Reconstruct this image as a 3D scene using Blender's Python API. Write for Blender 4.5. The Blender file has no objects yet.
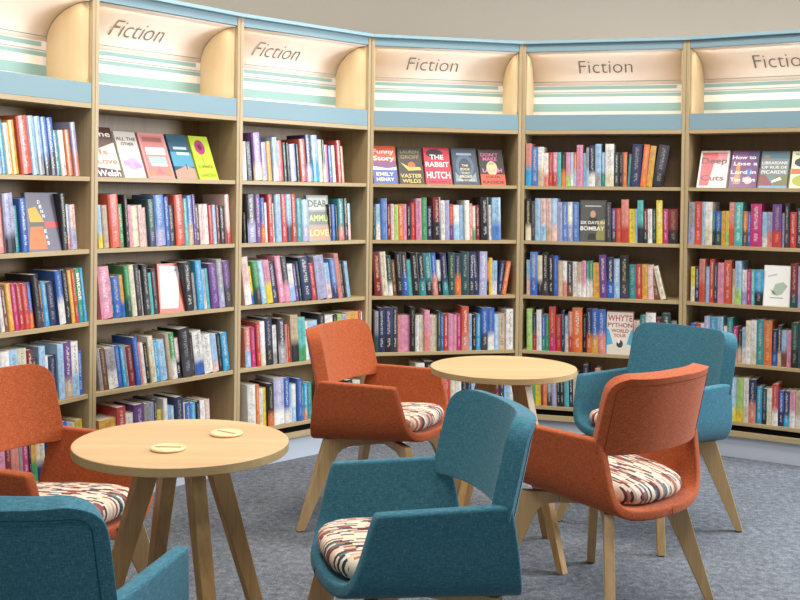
import bpy, bmesh, math, random
from mathutils import Vector, Matrix
from math import sin, cos, pi, radians, atan2

S = bpy.context.scene
COL = S.collection
random.seed(11)

# ------------------------------------------------------------------ camera
EYE, F, CY, PITCH, ROLL = 1.43, 1077.0, 209.1, 0.0137, 0.0130
cd = bpy.data.cameras.new('camera')
cam = bpy.data.objects.new('camera', cd)
COL.objects.link(cam)
cd.sensor_width = 36.0
cd.lens = F * 36.0 / 800.0
cd.shift_y = -(300 - CY) / 800.0
cam.matrix_world = (Matrix.Translation((0, 0, EYE)) @ Matrix.Rotation(pi / 2 - PITCH, 4, 'X')
                    @ Matrix.Rotation(ROLL, 4, 'Z'))
S.camera = cam

def proj(X, Y, Z):
    """where a point of the place is seen in the 800 x 600 photograph"""
    Z = Z - EYE
    c, s = cos(PITCH), sin(PITCH)
    d = Y * c - Z * s
    v = Y * s + Z * c
    x, y = F * X / d, -F * v / d
    cr, sr = cos(ROLL), sin(ROLL)
    return 400 + cr * x - sr * y, CY + sr * x + cr * y

# ------------------------------------------------------------------ world, lights, exposure
S.view_settings.view_transform = 'Standard'
S.view_settings.look = 'None'
S.view_settings.gamma = 1.0
S.view_settings.exposure = 0.0
S.view_settings.use_curve_mapping = False
w = bpy.data.worlds.new('world')
S.world = w
w.use_nodes = True
w.node_tree.nodes['Background'].inputs[0].default_value = (0.90, 0.95, 1.0, 1)
w.node_tree.nodes['Background'].inputs[1].default_value = 0.22

def area(name, loc, target, sx, sy, power, color):
    l = bpy.data.lights.new(name, 'AREA')
    l.shape = 'RECTANGLE'; l.size = sx; l.size_y = sy; l.energy = power; l.color = color
    o = bpy.data.objects.new(name, l)
    COL.objects.link(o)
    o.location = loc
    o.rotation_euler = (Vector(target) - Vector(loc)).to_track_quat('-Z', 'Y').to_euler()
    return o

area('window_daylight', (4.3, 4.6, 2.0), (0.9, 3.9, 0.1), 1.8, 1.5, 250, (0.88, 0.94, 1.0))
LAMPS = [(-1.0, 4.1), (0.3, 5.0), (1.5, 4.5), (-0.9, 2.4), (1.0, 2.8), (0.0, 0.6)]
for i, (lx, ly) in enumerate(LAMPS):
    area('ceiling_light_lamp', (lx, ly, 3.33), (lx, ly, 0), 0.6, 0.6, 33, (1.0, 0.955, 0.90))
area('room_daylight', (-0.5, -2.6, 2.0), (0.2, 5, 1.1), 5.0, 1.6, 26, (0.97, 0.98, 1.0))

# ------------------------------------------------------------------ materials
def lin(h):
    h = h.lstrip('#')
    r = [int(h[i:i + 2], 16) / 255 for i in (0, 2, 4)]
    return tuple((x / 12.92 if x <= 0.04045 else ((x + 0.055) / 1.055) ** 2.4) for x in r) + (1.0,)

class NT:
    def __init__(s, name):
        s.m = bpy.data.materials.new(name); s.m.use_nodes = True
        s.t = s.m.node_tree; s.b = s.t.nodes['Principled BSDF']
    def n(s, kind, **kw):
        o = s.t.nodes.new(kind)
        for k, v in kw.items(): setattr(o, k, v)
        return o
    def l(s, a, b): s.t.links.new(a, b)
    def math(s, op, a, b=None, c=None):
        o = s.n('ShaderNodeMath', operation=op)
        for i, v in enumerate((a, b, c)):
            if v is None: continue
            if isinstance(v, (int, float)): o.inputs[i].default_value = v
            else: s.l(v, o.inputs[i])
        return o.outputs[0]
    def mix(s, fac, a, b):
        o = s.n('ShaderNodeMix', data_type='RGBA')
        for i, v in ((0, fac), (6, a), (7, b)):
            if isinstance(v, (int, float, tuple)): o.inputs[i].default_value = v
            else: s.l(v, o.inputs[i])
        return o.outputs[2]
    def noise(s, vec, scale, detail=3.0, rough=0.5):
        o = s.n('ShaderNodeTexNoise'); o.inputs['Scale'].default_value = scale
        o.inputs['Detail'].default_value = detail; o.inputs['Roughness'].default_value = rough
        if vec is not None: s.l(vec, o.inputs['Vector'])
        return o.outputs['Fac']
    def obj(s, scale=(1, 1, 1)):
        tc = s.n('ShaderNodeTexCoord'); mp = s.n('ShaderNodeMapping')
        mp.inputs['Scale'].default_value = scale
        s.l(tc.outputs['Object'], mp.inputs['Vector'])
        return mp.outputs[0]
    def bump(s, h, strength, dist=0.002):
        o = s.n('ShaderNodeBump'); o.inputs['Strength'].default_value = strength
        o.inputs['Distance'].default_value = dist
        s.l(h, o.inputs['Height']); s.l(o.outputs[0], s.b.inputs['Normal'])

def m_plain(name, hx, rough=0.6, spec=0.4, var=0.0):
    t = NT(name)
    t.b.inputs['Base Color'].default_value = lin(hx)
    t.b.inputs['Roughness'].default_value = rough
    t.b.inputs['Specular IOR Level'].default_value = spec
    if var:
        f = t.noise(t.obj(), 6.0)
        c = lin(hx)
        t.l(t.mix(f, tuple(x * (1 - var) for x in c[:3]) + (1,), tuple(min(1, x * (1 + var)) for x in c[:3]) + (1,)), t.b.inputs['Base Color'])
    return t.m

def m_wood(name, h1, h2, axis, rough=0.45, k=1.0, fine=1.0):
    t = NT(name)
    sc = [26 * k, 26 * k, 26 * k]; sc[axis] = 1.3 * k
    sc2 = [150 * fine, 150 * fine, 150 * fine]; sc2[axis] = 5 * fine
    f1 = t.noise(t.obj(tuple(sc)), 1.0, 4, 0.55)
    f2 = t.noise(t.obj(tuple(sc2)), 1.0, 2, 0.5)
    f = t.math('ADD', t.math('MULTIPLY', f1, 0.65), t.math('MULTIPLY', f2, 0.35))
    r = t.n('ShaderNodeValToRGB'); t.l(f, r.inputs[0])
    r.color_ramp.elements[0].position = 0.36; r.color_ramp.elements[0].color = lin(h1)
    r.color_ramp.elements[1].position = 0.62; r.color_ramp.elements[1].color = lin(h2)
    t.l(r.outputs[0], t.b.inputs['Base Color'])
    t.b.inputs['Roughness'].default_value = rough
    t.bump(f2, 0.08, 0.0005)
    return t.m

def m_fabric(name, h1, h2, h3):
    t = NT(name)
    a = t.noise(t.obj((70, 70, 420)), 1.0, 2, 0.6)
    b = t.noise(t.obj((420, 420, 70)), 1.0, 2, 0.6)
    big = t.noise(t.obj((1, 1, 1)), 260.0, 3, 0.6)
    f = t.math('MULTIPLY_ADD', t.math('ADD', a, b), 0.36, t.math('MULTIPLY', big, 0.28))
    r = t.n('ShaderNodeValToRGB'); t.l(f, r.inputs[0])
    e = r.color_ramp.elements
    e[0].position = 0.36; e[0].color = lin(h1)
    e[1].position = 0.64; e[1].color = lin(h3)
    x = e.new(0.5); x.color = lin(h2)
    t.l(r.outputs[0], t.b.inputs['Base Color'])
    t.b.inputs['Roughness'].default_value = 0.95
    t.b.inputs['Specular IOR Level'].default_value = 0.15
    t.b.inputs['Sheen Weight'].default_value = 0.12
    t.b.inputs['Sheen Roughness'].default_value = 0.4
    t.bump(f, 0.22, 0.001)
    return t.m

def m_cushion():
    t = NT('patterned_seat_fabric')
    tc = t.n('ShaderNodeTexCoord'); sp = t.n('ShaderNodeSeparateXYZ'); t.l(tc.outputs['Object'], sp.inputs[0])
    row = t.math('FLOOR', t.math('MULTIPLY', sp.outputs[1], 1 / 0.0085))
    wn = t.n('ShaderNodeTexWhiteNoise', noise_dimensions='1D'); t.l(row, wn.inputs['W'])
    L = t.math('ADD', t.math('MULTIPLY', sp.outputs[0], 1 / 0.038), t.math('MULTIPLY', wn.outputs['Value'], 7.0))
    cell = t.math('FLOOR', L)
    cb = t.n('ShaderNodeCombineXYZ'); t.l(row, cb.inputs[0]); t.l(cell, cb.inputs[1])
    w2 = t.n('ShaderNodeTexWhiteNoise', noise_dimensions='2D'); t.l(cb.outputs[0], w2.inputs['Vector'])
    r = t.n('ShaderNodeValToRGB'); r.color_ramp.interpolation = 'CONSTANT'
    cols = [('DDCFB8', 0), ('8C4A48', .18), ('D8C0A6', .30), ('27343F', .44), ('E0D5C4', .54), ('A96A58', .66), ('5E2A34', .76), ('5A727A', .85), ('C9A38C', .92)]
    e = r.color_ramp.elements
    e[0].position = 0; e[0].color = lin(cols[0][0]); e[1].position = cols[1][1]; e[1].color = lin(cols[1][0])
    for h, p in cols[2:]:
        x = e.new(p); x.color = lin(h)
    t.l(w2.outputs['Value'], r.inputs[0]); t.l(r.outputs[0], t.b.inputs['Base Color'])
    t.b.inputs['Roughness'].default_value = 0.85
    t.bump(t.noise(t.obj(), 700.0), 0.2, 0.0006)
    return t.m

def m_carpet():
    t = NT('speckled_grey_carpet')
    a = t.noise(t.obj(), 190.0, 3, 0.75)
    b = t.noise(t.obj(), 34.0, 4, 0.7)
    c = t.noise(t.obj(), 1.6, 2, 0.5)
    f = t.math('ADD', t.math('MULTIPLY', a, 0.55), t.math('ADD', t.math('MULTIPLY', b, 0.33), t.math('MULTIPLY', c, 0.12)))
    r = t.n('ShaderNodeValToRGB'); t.l(f, r.inputs[0])
    e = r.color_ramp.elements
    e[0].position = 0.40; e[0].color = lin('44474C'); e[1].position = 0.60; e[1].color = lin('8E939A')
    x = e.new(0.5); x.color = lin('666A70')
    t.l(r.outputs[0], t.b.inputs['Base Color'])
    t.b.inputs['Roughness'].default_value = 1.0
    t.b.inputs['Specular IOR Level'].default_value = 0.1
    t.bump(f, 0.6, 0.006)
    return t.m

def m_book():
    """book jackets: colour from the book itself, small blocks of title lettering down the spine"""
    t = NT('book_jacket')
    at = t.n('ShaderNodeAttribute', attribute_name='col')
    a2 = t.n('ShaderNodeAttribute', attribute_name='ink')
    uv = t.n('ShaderNodeUVMap', uv_map='spine')
    sp = t.n('ShaderNodeSeparateXYZ'); t.l(uv.outputs[0], sp.inputs[0])
    u, v = sp.outputs[0], sp.outputs[1]
    fu = t.math('FRACT', u); fv = t.math('FRACT', v)
    cb = t.n('ShaderNodeCombineXYZ')
    t.l(t.math('MULTIPLY', u, 4.0), cb.inputs[0]); t.l(t.math('MULTIPLY', v, 55.0), cb.inputs[1])
    nz = t.noise(cb.outputs[0], 1.0, 1, 0.5)
    mk = t.math('GREATER_THAN', nz, 0.50)
    inside = t.math('MULTIPLY', t.math('GREATER_THAN', fu, 0.33), t.math('LESS_THAN', fu, 0.67))
    seg = t.math('MULTIPLY', t.math('GREATER_THAN', fv, 0.12), t.math('LESS_THAN', fv, 0.93))
    gap = t.math('GREATER_THAN', t.math('ABSOLUTE', t.math('SUBTRACT', fv, 0.36)), 0.045)
    mk = t.math('MULTIPLY', t.math('MULTIPLY', mk, inside), t.math('MULTIPLY', seg, gap))
    mk = t.math('MULTIPLY', mk, a2.outputs['Alpha'])
    cb2 = t.n('ShaderNodeCombineXYZ')
    t.l(t.math('MULTIPLY', u, 1.3), cb2.inputs[0]); t.l(t.math('MULTIPLY', v, 8.0), cb2.inputs[1])
    pic = t.noise(cb2.outputs[0], 1.0, 3, 0.6)          # the printed picture of the jacket
    pf = t.math('MULTIPLY_ADD', pic, 1.2, 0.27)
    pf = t.math('MINIMUM', pf, 1.0)
    base = t.mix(pf, (0.045, 0.045, 0.055, 1), at.outputs['Color'])
    t.l(t.mix(mk, base, a2.outputs['Color']), t.b.inputs['Base Color'])
    t.b.inputs['Roughness'].default_value = 0.34
    t.b.inputs['Coat Weight'].default_value = 0.25
    t.b.inputs['Coat Roughness'].default_value = 0.15
    return t.m

def m_art():
    t = NT('printed_cover')
    at = t.n('ShaderNodeAttribute', attribute_name='col')
    t.l(at.outputs['Color'], t.b.inputs['Base Color'])
    t.b.inputs['Roughness'].default_value = 0.42
    t.b.inputs['Coat Weight'].default_value = 0.12
    t.b.inputs['Coat Roughness'].default_value = 0.12
    return t.m

M = dict(
    wood_v=m_wood('light_oak_upright', 'A58E68', 'B49F79', 2),
    wood_b=m_wood('shade_toned_back_board', '8A6F48', '977B53', 2),  # darker than the other oak: shade inside the shelves put into the colour
    wood_h=m_wood('light_oak_board', 'A79069', 'B7A27A', 0),
    maple=m_wood('pale_maple', 'D6BC90', 'DFC79E', 2, 0.5, 0.6),
    tabletop=m_wood('oak_tabletop', 'C09B6C', 'CEAE80', 0, 0.38, 0.55),
    edge=m_wood('oak_edge_band', 'A58B5E', 'B2996A', 0, 0.5),
    leg=m_wood('solid_oak', '9D7A4C', 'B8935F', 2, 0.45, 1.2),
    chair_leg=m_wood('solid_oak_pale', 'AD8F63', 'C2A374', 2, 0.45, 1.2),
    disc=m_wood('pale_beech', 'DDBF8C', 'E8CE9F', 0, 0.4),
    blue=m_plain('pale_blue_laminate', '7C98A2', 0.5, 0.4),
    ledge=m_plain('light_blue_edge', '8DADB8', 0.5, 0.4),
    panel=m_plain('cream_sign_board', 'F6E8DD', 0.55, 0.3),
    stripe=m_plain('aqua_stripe', '8DB0AB', 0.55, 0.3),
    whitestripe=m_plain('white_stripe', 'E2DCD4', 0.55, 0.3),
    greyline=m_plain('thin_grey_line', '9BA39C', 0.55, 0.3),
    dkline=m_plain('grey_lettering', '7C756C', 0.5, 0.3),
    plinth=m_plain('pale_grey_plinth', 'B9C2CC', 0.55, 0.3),
    dark=m_plain('gap_shade_black', '0C0B0B', 0.9, 0.1),
    wall=m_plain('warm_grey_paint', 'BEB5A7', 0.9, 0.2, 0.02),
    ceil=m_plain('white_ceiling_paint', 'D8D6D0', 0.9, 0.2),
    orange=m_fabric('orange_wool', '8B4022', 'A5522F', 'B86943'),
    teal=m_fabric('teal_wool', '28566A', '386A7A', '50818F'),
    orange_seam=m_plain('orange_seam', '7E3517', 0.95, 0.1),
    teal_seam=m_plain('teal_seam', '164654', 0.95, 0.1),
    glide=m_plain('black_plastic_glide', '151515', 0.5, 0.4),
    cushion=m_cushion(), carpet=m_carpet(), book=m_book(), art=m_art(),
    pages=m_plain('book_pages', 'DCD2BE', 0.9, 0.2),
    lamp=m_plain('lamp_housing', 'E8E8E6', 0.5, 0.3),
)
em = bpy.data.materials.new('lit_diffuser'); em.use_nodes = True
em.node_tree.nodes['Principled BSDF'].inputs['Emission Color'].default_value = (1, .95, .88, 1)
em.node_tree.nodes['Principled BSDF'].inputs['Emission Strength'].default_value = 3.0
M['glow'] = em

# ------------------------------------------------------------------ helpers
def empty(name, loc, rz=0.0):
    o = bpy.data.objects.new(name, None); COL.objects.link(o)
    o.location = loc; o.rotation_euler = (0, 0, rz); o.empty_display_size = 0.1
    return o
def tag(o, label=None, cat=None, group=None, kind=None):
    if label: o['label'] = label
    if cat: o['category'] = cat
    if group: o['group'] = group
    if kind: o['kind'] = kind
    return o

class MB:
    def __init__(s): s.v = []; s.f = []; s.fm = []
    def box(s, x0, y0, z0, x1, y1, z1, mi=0):
        b = len(s.v)
        s.v += [(x, y, z) for z in (z0, z1) for y in (y0, y1) for x in (x0, x1)]
        for q in ((0, 2, 3, 1), (4, 5, 7, 6), (0, 1, 5, 4), (2, 6, 7, 3), (0, 4, 6, 2), (1, 3, 7, 5)):
            s.f.append([b + i for i in q]); s.fm.append(mi)
    def prism(s, poly, fn, d0, d1, mi=0):
        """poly in a plane, fn(a, b, d) gives the 3D point"""
        b = len(s.v); n = len(poly)
        s.v += [fn(p[0], p[1], d0) for p in poly] + [fn(p[0], p[1], d1) for p in poly]
        s.f.append([b + i for i in range(n)]); s.f.append([b + n + i for i in reversed(range(n))]); s.fm += [mi, mi]
        for i in range(n):
            j = (i + 1) % n
            s.f.append([b + i, b + n + i, b + n + j, b + j]); s.fm.append(mi)
    def tube(s, pts, r, n=6, mi=0, closed=False):
        pts = [Vector(p) for p in pts]; b = len(s.v); m = len(pts)
        for i, p in enumerate(pts):
            a = pts[(i - 1) % m] if (closed or i) else p
            c = pts[(i + 1) % m] if (closed or i < m - 1) else p
            d = (c - a).normalized()
            up = Vector((1, 0, 0)) if abs(d.x) < 0.8 else Vector((0, 1, 0))
            e1 = d.cross(up).normalized(); e2 = d.cross(e1)
            s.v += [tuple(p + r * (cos(2 * pi * k / n) * e1 + sin(2 * pi * k / n) * e2)) for k in range(n)]
        for i in range(m if closed else m - 1):
            j = (i + 1) % m
            for k in range(n):
                l = (k + 1) % n
                s.f.append([b + i * n + k, b + i * n + l, b + j * n + l, b + j * n + k]); s.fm.append(mi)
    def build(s, name, mats, parent=None, smooth=False, bevel=0.0, seg=2):
        me = bpy.data.meshes.new(name)
        me.from_pydata(s.v, [], s.f)
        if not isinstance(mats, (list, tuple)): mats = [mats]
        for m in mats: me.materials.append(m)
        me.polygons.foreach_set('material_index', s.fm)
        bm = bmesh.new(); bm.from_mesh(me)
        if smooth: bmesh.ops.remove_doubles(bm, verts=bm.verts, dist=1e-5)
        bmesh.ops.recalc_face_normals(bm, faces=bm.faces)
        if bevel:
            es = [e for e in bm.edges if len(e.link_faces) == 2 and e.calc_face_angle(0) > 0.6]
            bmesh.ops.bevel(bm, geom=es, offset=bevel, segments=seg, profile=0.5, affect='EDGES', clamp_overlap=True)
        bm.to_mesh(me); bm.free()
        if smooth or bevel:
            for p in me.polygons: p.use_smooth = smooth
        me.update()
        o = bpy.data.objects.new(name, me); COL.objects.link(o)
        if parent: o.parent = parent
        return o

def bake(o):
    """apply the modifiers of an object into its mesh"""
    dg = bpy.context.evaluated_depsgraph_get(); dg.update()
    me = bpy.data.meshes.new_from_object(o.evaluated_get(dg))
    o.modifiers.clear(); o.data = me
    for p in me.polygons: p.use_smooth = True
    return o

def text_geo(s, width=None, height=None, thin=0.0):
    """flat lettering as vertices and faces, scaled to a width and height, centred on 0,0"""
    cu = bpy.data.curves.new('t', 'FONT'); cu.body = s; cu.resolution_u = 3
    cu.align_x = 'CENTER'; cu.offset = thin; cu.space_line = 0.85
    o = bpy.data.objects.new('t', cu); COL.objects.link(o)
    dg = bpy.context.evaluated_depsgraph_get(); dg.update()
    me = o.evaluated_get(dg).to_mesh()
    vs = [tuple(v.co) for v in me.vertices]; fs = [list(p.vertices) for p in me.polygons]
    o.evaluated_get(dg).to_mesh_clear()
    bpy.data.objects.remove(o); bpy.data.curves.remove(cu)
    xs = [v[0] for v in vs]; ys = [v[1] for v in vs]
    w_, h_ = max(xs) - min(xs), max(ys) - min(ys)
    cx, cy = (max(xs) + min(xs)) / 2, (max(ys) + min(ys)) / 2
    kx = width / w_ if width else height / h_
    ky = height / h_ if height else kx
    return [((v[0] - cx) * kx, (v[1] - cy) * ky) for v in vs], fs

# ------------------------------------------------------------------ setting
K = [Vector(p) for p in [(-1.778, 3.985), (-1.357, 4.780), (-0.818, 5.471), (-0.173, 6.108),
                         (0.707, 6.319), (1.600, 6.067), (2.370, 5.600)]]
b = MB(); b.box(-7, -4, -0.05, 7, 9, 0); fl = b.build('floor', M['carpet']); tag(fl, kind='structure')
b = MB(); b.box(-7, -4, 3.4, 7, 9, 3.45); tag(b.build('ceiling', M['ceil']), kind='structure')
# gently curved wall that the shelving follows
arc = []
for i in range(49):
    a = radians(205 - i * 230 / 48)
    arc.append((0.55 + 3.95 * cos(a), 3.05 + 3.95 * sin(a)))
b = MB()
for i in range(len(arc) - 1):
    (x0, y0), (x1, y1) = arc[i], arc[i + 1]
    k = len(b.v)
    b.v += [(x0, y0, 0), (x1, y1, 0), (x1, y1, 3.4), (x0, y0, 3.4)]
    f = 1.02
    b.v += [(0.55 + (x0 - .55) * f, 3.05 + (y0 - 3.05) * f, 0), (0.55 + (x1 - .55) * f, 3.05 + (y1 - 3.05) * f, 0),
            (0.55 + (x1 - .55) * f, 3.05 + (y1 - 3.05) * f, 3.4), (0.55 + (x0 - .55) * f, 3.05 + (y0 - 3.05) * f, 3.4)]
    # leave the window opening on the right-hand side
    for q in ((0, 1, 2, 3), (7, 6, 5, 4)):
        b.f.append([k + t for t in q]); b.fm.append(0)
wall_pts = b
keep = MB(); keep.v = b.v
for q, fm in zip(b.f, b.fm):
    xs = [b.v[i][0] for i in q]; ys = [b.v[i][1] for i in q]
    if min(xs) > 3.0 and min(ys) < 6.0: continue
    keep.f.append(q); keep.fm.append(fm)
o = keep.build('wall_back', M['wall'], smooth=True); tag(o, kind='structure')

# ------------------------------------------------------------------ bookcases
SH = [1.490, 1.169, 0.8485, 0.526, 0.203]        # tops of the five shelves
ZC, ZP, ZT = 1.814, 2.272, 2.334                   # canopy board top, sign top, cornice top
DEP, TH = 0.30, 0.020
BAYX = ['leftmost bay', 'second bay from left', 'third bay from left', 'fourth bay from left', 'fifth bay from left', 'rightmost bay']
def cove(s):
    """profile of the sign board: s = 0 at its front top edge, 1 where it turns vertical at the back"""
    a = s * pi / 2
    return 0.012 + 0.262 * sin(a), ZP - 0.006 - 0.165 * (1 - cos(a)) * 1.0
signs = [(0.34, 0.30), (0.405, 0.33), (0.405, 0.33), (0.42, 0.33), (0.46, 0.33), (0.475, 0.33)]
cases = []
for i in range(6):
    A, B = K[i], K[i + 1]
    L = (B - A).length
    ang = atan2(B.y - A.y, B.x - A.x)
    r = empty('bookcase', (A.x, A.y, 0), ang)
    cases.append((A, B, L, ang))
    LB = ['oak bookcase bay cut off by the left picture edge',
          'oak bookcase bay with a lime green book at the end of its top shelf',
          'oak bookcase bay behind the rear orange armchair, no face-out books on top shelf',
          'oak bookcase bay with five face-out books starting with an orange cover',
          'oak bookcase bay with a white, red and blue cover facing out, fourth shelf',
          'oak bookcase bay cut off by the right picture edge']
    tag(r, LB[i], 'bookcase', 'curved run of oak bookcases')
    for x0 in (0.0, L - TH):
        b = MB(); b.box(x0 + 0.0006, 0.0, 0.12, x0 + TH - 0.0006, DEP, ZT - 0.018)
        b.build('side_panel', M['wood_v'], r, bevel=0.0012, seg=1)
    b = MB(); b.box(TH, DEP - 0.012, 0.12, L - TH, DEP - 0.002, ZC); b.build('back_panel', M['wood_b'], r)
    for z in SH:
        b = MB(); b.box(TH, 0.006, z - 0.020, L - TH, DEP - 0.013, z)
        b.build('shelf', M['wood_h'], r, bevel=0.001, seg=1)
    b = MB(); b.box(TH, 0.002, ZC - 0.022, L - TH, DEP - 0.002, ZC); b.build('canopy_board', M['wood_h'], r, bevel=0.001, seg=1)
    b = MB(); b.box(TH, 0.020, 0.150, L - TH, 0.035, 0.182); b.build('gap_shade_sheet', M['dark'], r)  # black sheet painted in for the shade of the open gap
    b = MB(); b.box(TH, 0.004, 0.120, L - TH, DEP - 0.013, 0.150); b.build('bottom_rail', M['wood_h'], r, bevel=0.001, seg=1)
    b = MB(); b.box(0.0, 0.03, 0.0, L, 0.05, 0.1195); b.build('plinth', M['plinth'], r)
    b = MB(); b.box(TH, 0.003, ZC + 0.0004, L - TH, 0.018, 1.904); b.build('lower_fascia', M['blue'], r, bevel=0.001, seg=1)
    b = MB(); b.box(TH, 0.003, ZP, L - TH, 0.018, ZT - 0.0185); b.build('upper_fascia', M['blue'], r, bevel=0.001, seg=1)
    b = MB(); b.box(0.0, -0.022, ZT - 0.018, L, DEP, ZT); b.build('cornice', M['ledge'], r, bevel=0.002, seg=2)
    # sign: a coved board curving from the top front edge back into the recess
    b = MB(); n = 14
    for kx, x in enumerate((TH + 0.001, L - TH - 0.001)):
        for s in range(n + 1):
            y, z = cove(s / n); b.v.append((x, y, z))
    for s in range(n):
        b.f.append([s, s + 1, n + 1 + s + 1, n + 1 + s]); b.fm.append(0)
    yb, zb = cove(1)
    sgn = b.build('sign_board', M['panel'], r, smooth=True)
    md = sgn.modifiers.new('t', 'SOLIDIFY'); md.thickness = 0.004; md.offset = 1.0
    # flat back board with stripes
    b = MB(); b.box(TH + 0.001, yb, ZC + 0.001, L - TH - 0.001, yb + 0.006, zb - 0.0005)
    sb = b.build('stripe_board', M['whitestripe'], r)
    st = MB(); Hh = zb - ZC - 0.085
    z_of = lambda q: zb - q * (zb - 1.905)
    for (q0, q1, mi, xe) in ((0.03, 0.13, 0, 0.035), (0.21, 0.235, 2, 0), (0.26, 0.36, 0, 0.0), (0.36, 0.56, 1, 0.025), (0.56, 0.80, 0, 0)):
        st.box(TH + 0.002, yb - 0.0015, z_of(q1), L - TH - 0.002 - xe, yb - 0.0002, z_of(q0), mi)
    st.build('stripes', [M['stripe'], M['panel'], M['greyline']], sb)
    # thin line under the lettering and the word itself, lying on the coved board
    c0, wd = signs[i]
    tv, tf = text_geo('Fiction', width=0.312, height=0.108, thin=-0.012)
    b = MB()
    arcL = 0.338
    for (x, y) in tv:
        s = 0.56 - y / arcL
        yy, zz = cove(s)
        b.v.append((c0 + x, yy - 0.0018, zz - 0.0018))
    b.f = tf; b.fm = [0] * len(tf)
    b.build('lettering', M['dkline'], sgn)
    b = MB()
    y0, z0 = cove(0.91); y1, z1 = cove(0.925)
    b.v = [(TH + .002, y0 - .003, z0 - .001), (L - TH - .002, y0 - .003, z0 - .001), (L - TH - .002, y1 - .003, z1 - .001), (TH + .002, y1 - .003, z1 - .001)]
    b.f = [[0, 1, 2, 3]]; b.fm = [0]
    b.build('rule_line', M['greyline'], sgn)
    # curved maple end brackets at both ends of the sign recess
    for x0 in (TH + 0.0005, L - TH - 0.0065):
        poly = [(0.020, 1.906), (yb - .001, 1.906)] + [(cove(1 - s / 10)[0] - .0015, cove(1 - s / 10)[1] - .0015) for s in range(10)] + [(0.020, ZP - 0.009)]
        b = MB(); b.prism(poly, lambda p, q, d: (d, p, q), x0, x0 + 0.006)
        b.build('end_bracket', M['maple'], r)
    # strip light tucked behind the upper fascia, above and below
    for (yy, zz, ty, tz, pw) in ((0.045, ZP - 0.02, 0.2, ZP - 0.25, 0.85), (0.03, 1.912, 0.17, 2.25, 0.42)):
        l = bpy.data.lights.new('strip_lamp', 'AREA'); l.shape = 'RECTANGLE'; l.size = L - 0.1; l.size_y = 0.012
        l.energy = pw; l.color = (1.0, 0.94, 0.88)
        lo = bpy.data.objects.new('strip_lamp', l); COL.objects.link(lo); lo.parent = r
        lo.location = (L / 2, yy, zz)
        lo.rotation_euler = (Vector((0, ty - yy, tz - zz))).to_track_quat('-Z', 'X').to_euler()
        d = Vector((0, ty - yy, tz - zz)).normalized()
        zax = -d; xax = Vector((1, 0, 0)); yax = zax.cross(xax)
        lo.rotation_euler = Matrix((xax, yax, zax)).transposed().to_euler()
    if i in (1, 3, 5):     # sloping rest behind the face-out books
        b = MB(); b.prism([(0.060, SH[0] + .0005), (0.075, SH[0] + .0005), (0.124, SH[0] + 0.11), (0.109, SH[0] + 0.11)], lambda p, q, d: (d, p, q), TH + .09, L - TH - .15)
        b.build('display_rest', M['wood_h'], r)

# ------------------------------------------------------------------ round tables
def table(cx, cy, a0, label, R=0.290, Z=0.75):
    t = empty('round_table', (cx, cy, 0), 0)
    tag(t, label, 'table', 'round oak tables')
    n = 96; b = MB(); T = 0.024; e = 0.0015
    prof = [(R - e, Z), (R, Z - e), (R, Z - T + e), (R - e, Z - T)]
    for (r_, z_) in prof: b.v += [(r_ * cos(2 * pi * k / n), r_ * sin(2 * pi * k / n), z_) for k in range(n)]
    b.f.append(list(range(n))); b.fm.append(0)
    b.f.append([3 * n + k for k in reversed(range(n))]); b.fm.append(0)
    for j in range(3):
        for k in range(n):
            l = (k + 1) % n
            b.f.append([j * n + k, (j + 1) * n + k, (j + 1) * n + l, j * n + l]); b.fm.append(1 if j else 0)
    b.build('tabletop', [M['tabletop'], M['edge']], t)
    b = MB(); b.box(-0.09, -0.09, Z - T - 0.018, 0.09, 0.09, Z - T - 0.0004)
    p = b.build('mounting_plate', M['leg'], t); p.rotation_euler = (0, 0, a0 + pi / 4)
    for k in range(4):
        a = a0 + k * pi / 2
        b = MB()
        zt, zb_ = Z - T - 0.0005, 0.0
        def ring(z, rc, w_, d_):
            c = Vector((cos(a) * rc, sin(a) * rc, z)); rd = Vector((cos(a), sin(a), 0)); tg = Vector((-sin(a), cos(a), 0))
            return [tuple(c + rd * sx * d_ + tg * sy * w_) for sx, sy in ((-1, -1), (1, -1), (1, 1), (-1, 1))]
        b.v = ring(zb_, 0.303, 0.017, 0.014) + ring(zt, 0.084, 0.021, 0.030)
        b.f = [[3, 2, 1, 0], [4, 5, 6, 7]] + [[q, (q + 1) % 4, 4 + (q + 1) % 4, 4 + q] for q in range(4)]
        b.fm = [0] * 6
        b.build('leg', M['leg'], t, bevel=0.003, seg=2)
    return t
table(-0.586, 2.925, radians(32), 'round oak table with two wooden discs on it, left foreground')
table(0.420, 4.280, radians(45), 'round oak table with bare top, between the orange and teal armchairs at centre')

def disc(px, py, rot, label):
    # point of the tabletop seen there
    lo, hi = 1.0, 8.0
    for _ in range(50):
        Y = (lo + hi) / 2
        X = 0.0
        for _ in range(4):
            X += (px - proj(X, Y, .75)[0]) * Y / F
        if proj(X, Y, .75)[1] > py: lo = Y
        else: hi = Y
    t = empty('wooden_disc', (X, Y, 0.7502), rot)
    tag(t, label, 'disc', 'wooden discs on the left table')
    n = 48; R = 0.046; b = MB()
    for r_, z_ in ((R - .003, 0), (R, .003), (R, .005), (R - .003, .0075), (R - .009, .0075), (R - .011, .0062)):
        b.v += [(r_ * cos(2 * pi * k / n), r_ * sin(2 * pi * k / n), z_) for k in range(n)]
    for j in range(5):
        for k in range(n):
            l = (k + 1) % n; b.f.append([j * n + k, j * n + l, (j + 1) * n + l, (j + 1) * n + k]); b.fm.append(0)
    b.f.append([k for k in reversed(range(n))]); b.f.append([5 * n + k for k in range(n)]); b.fm += [0, 0]
    b.build('rim', M['disc'], t)
    b = MB(); b.box(-0.034, -0.0022, 0.0062, 0.034, 0.0022, 0.0078); b.build('slot', M['leg'], t)
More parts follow.
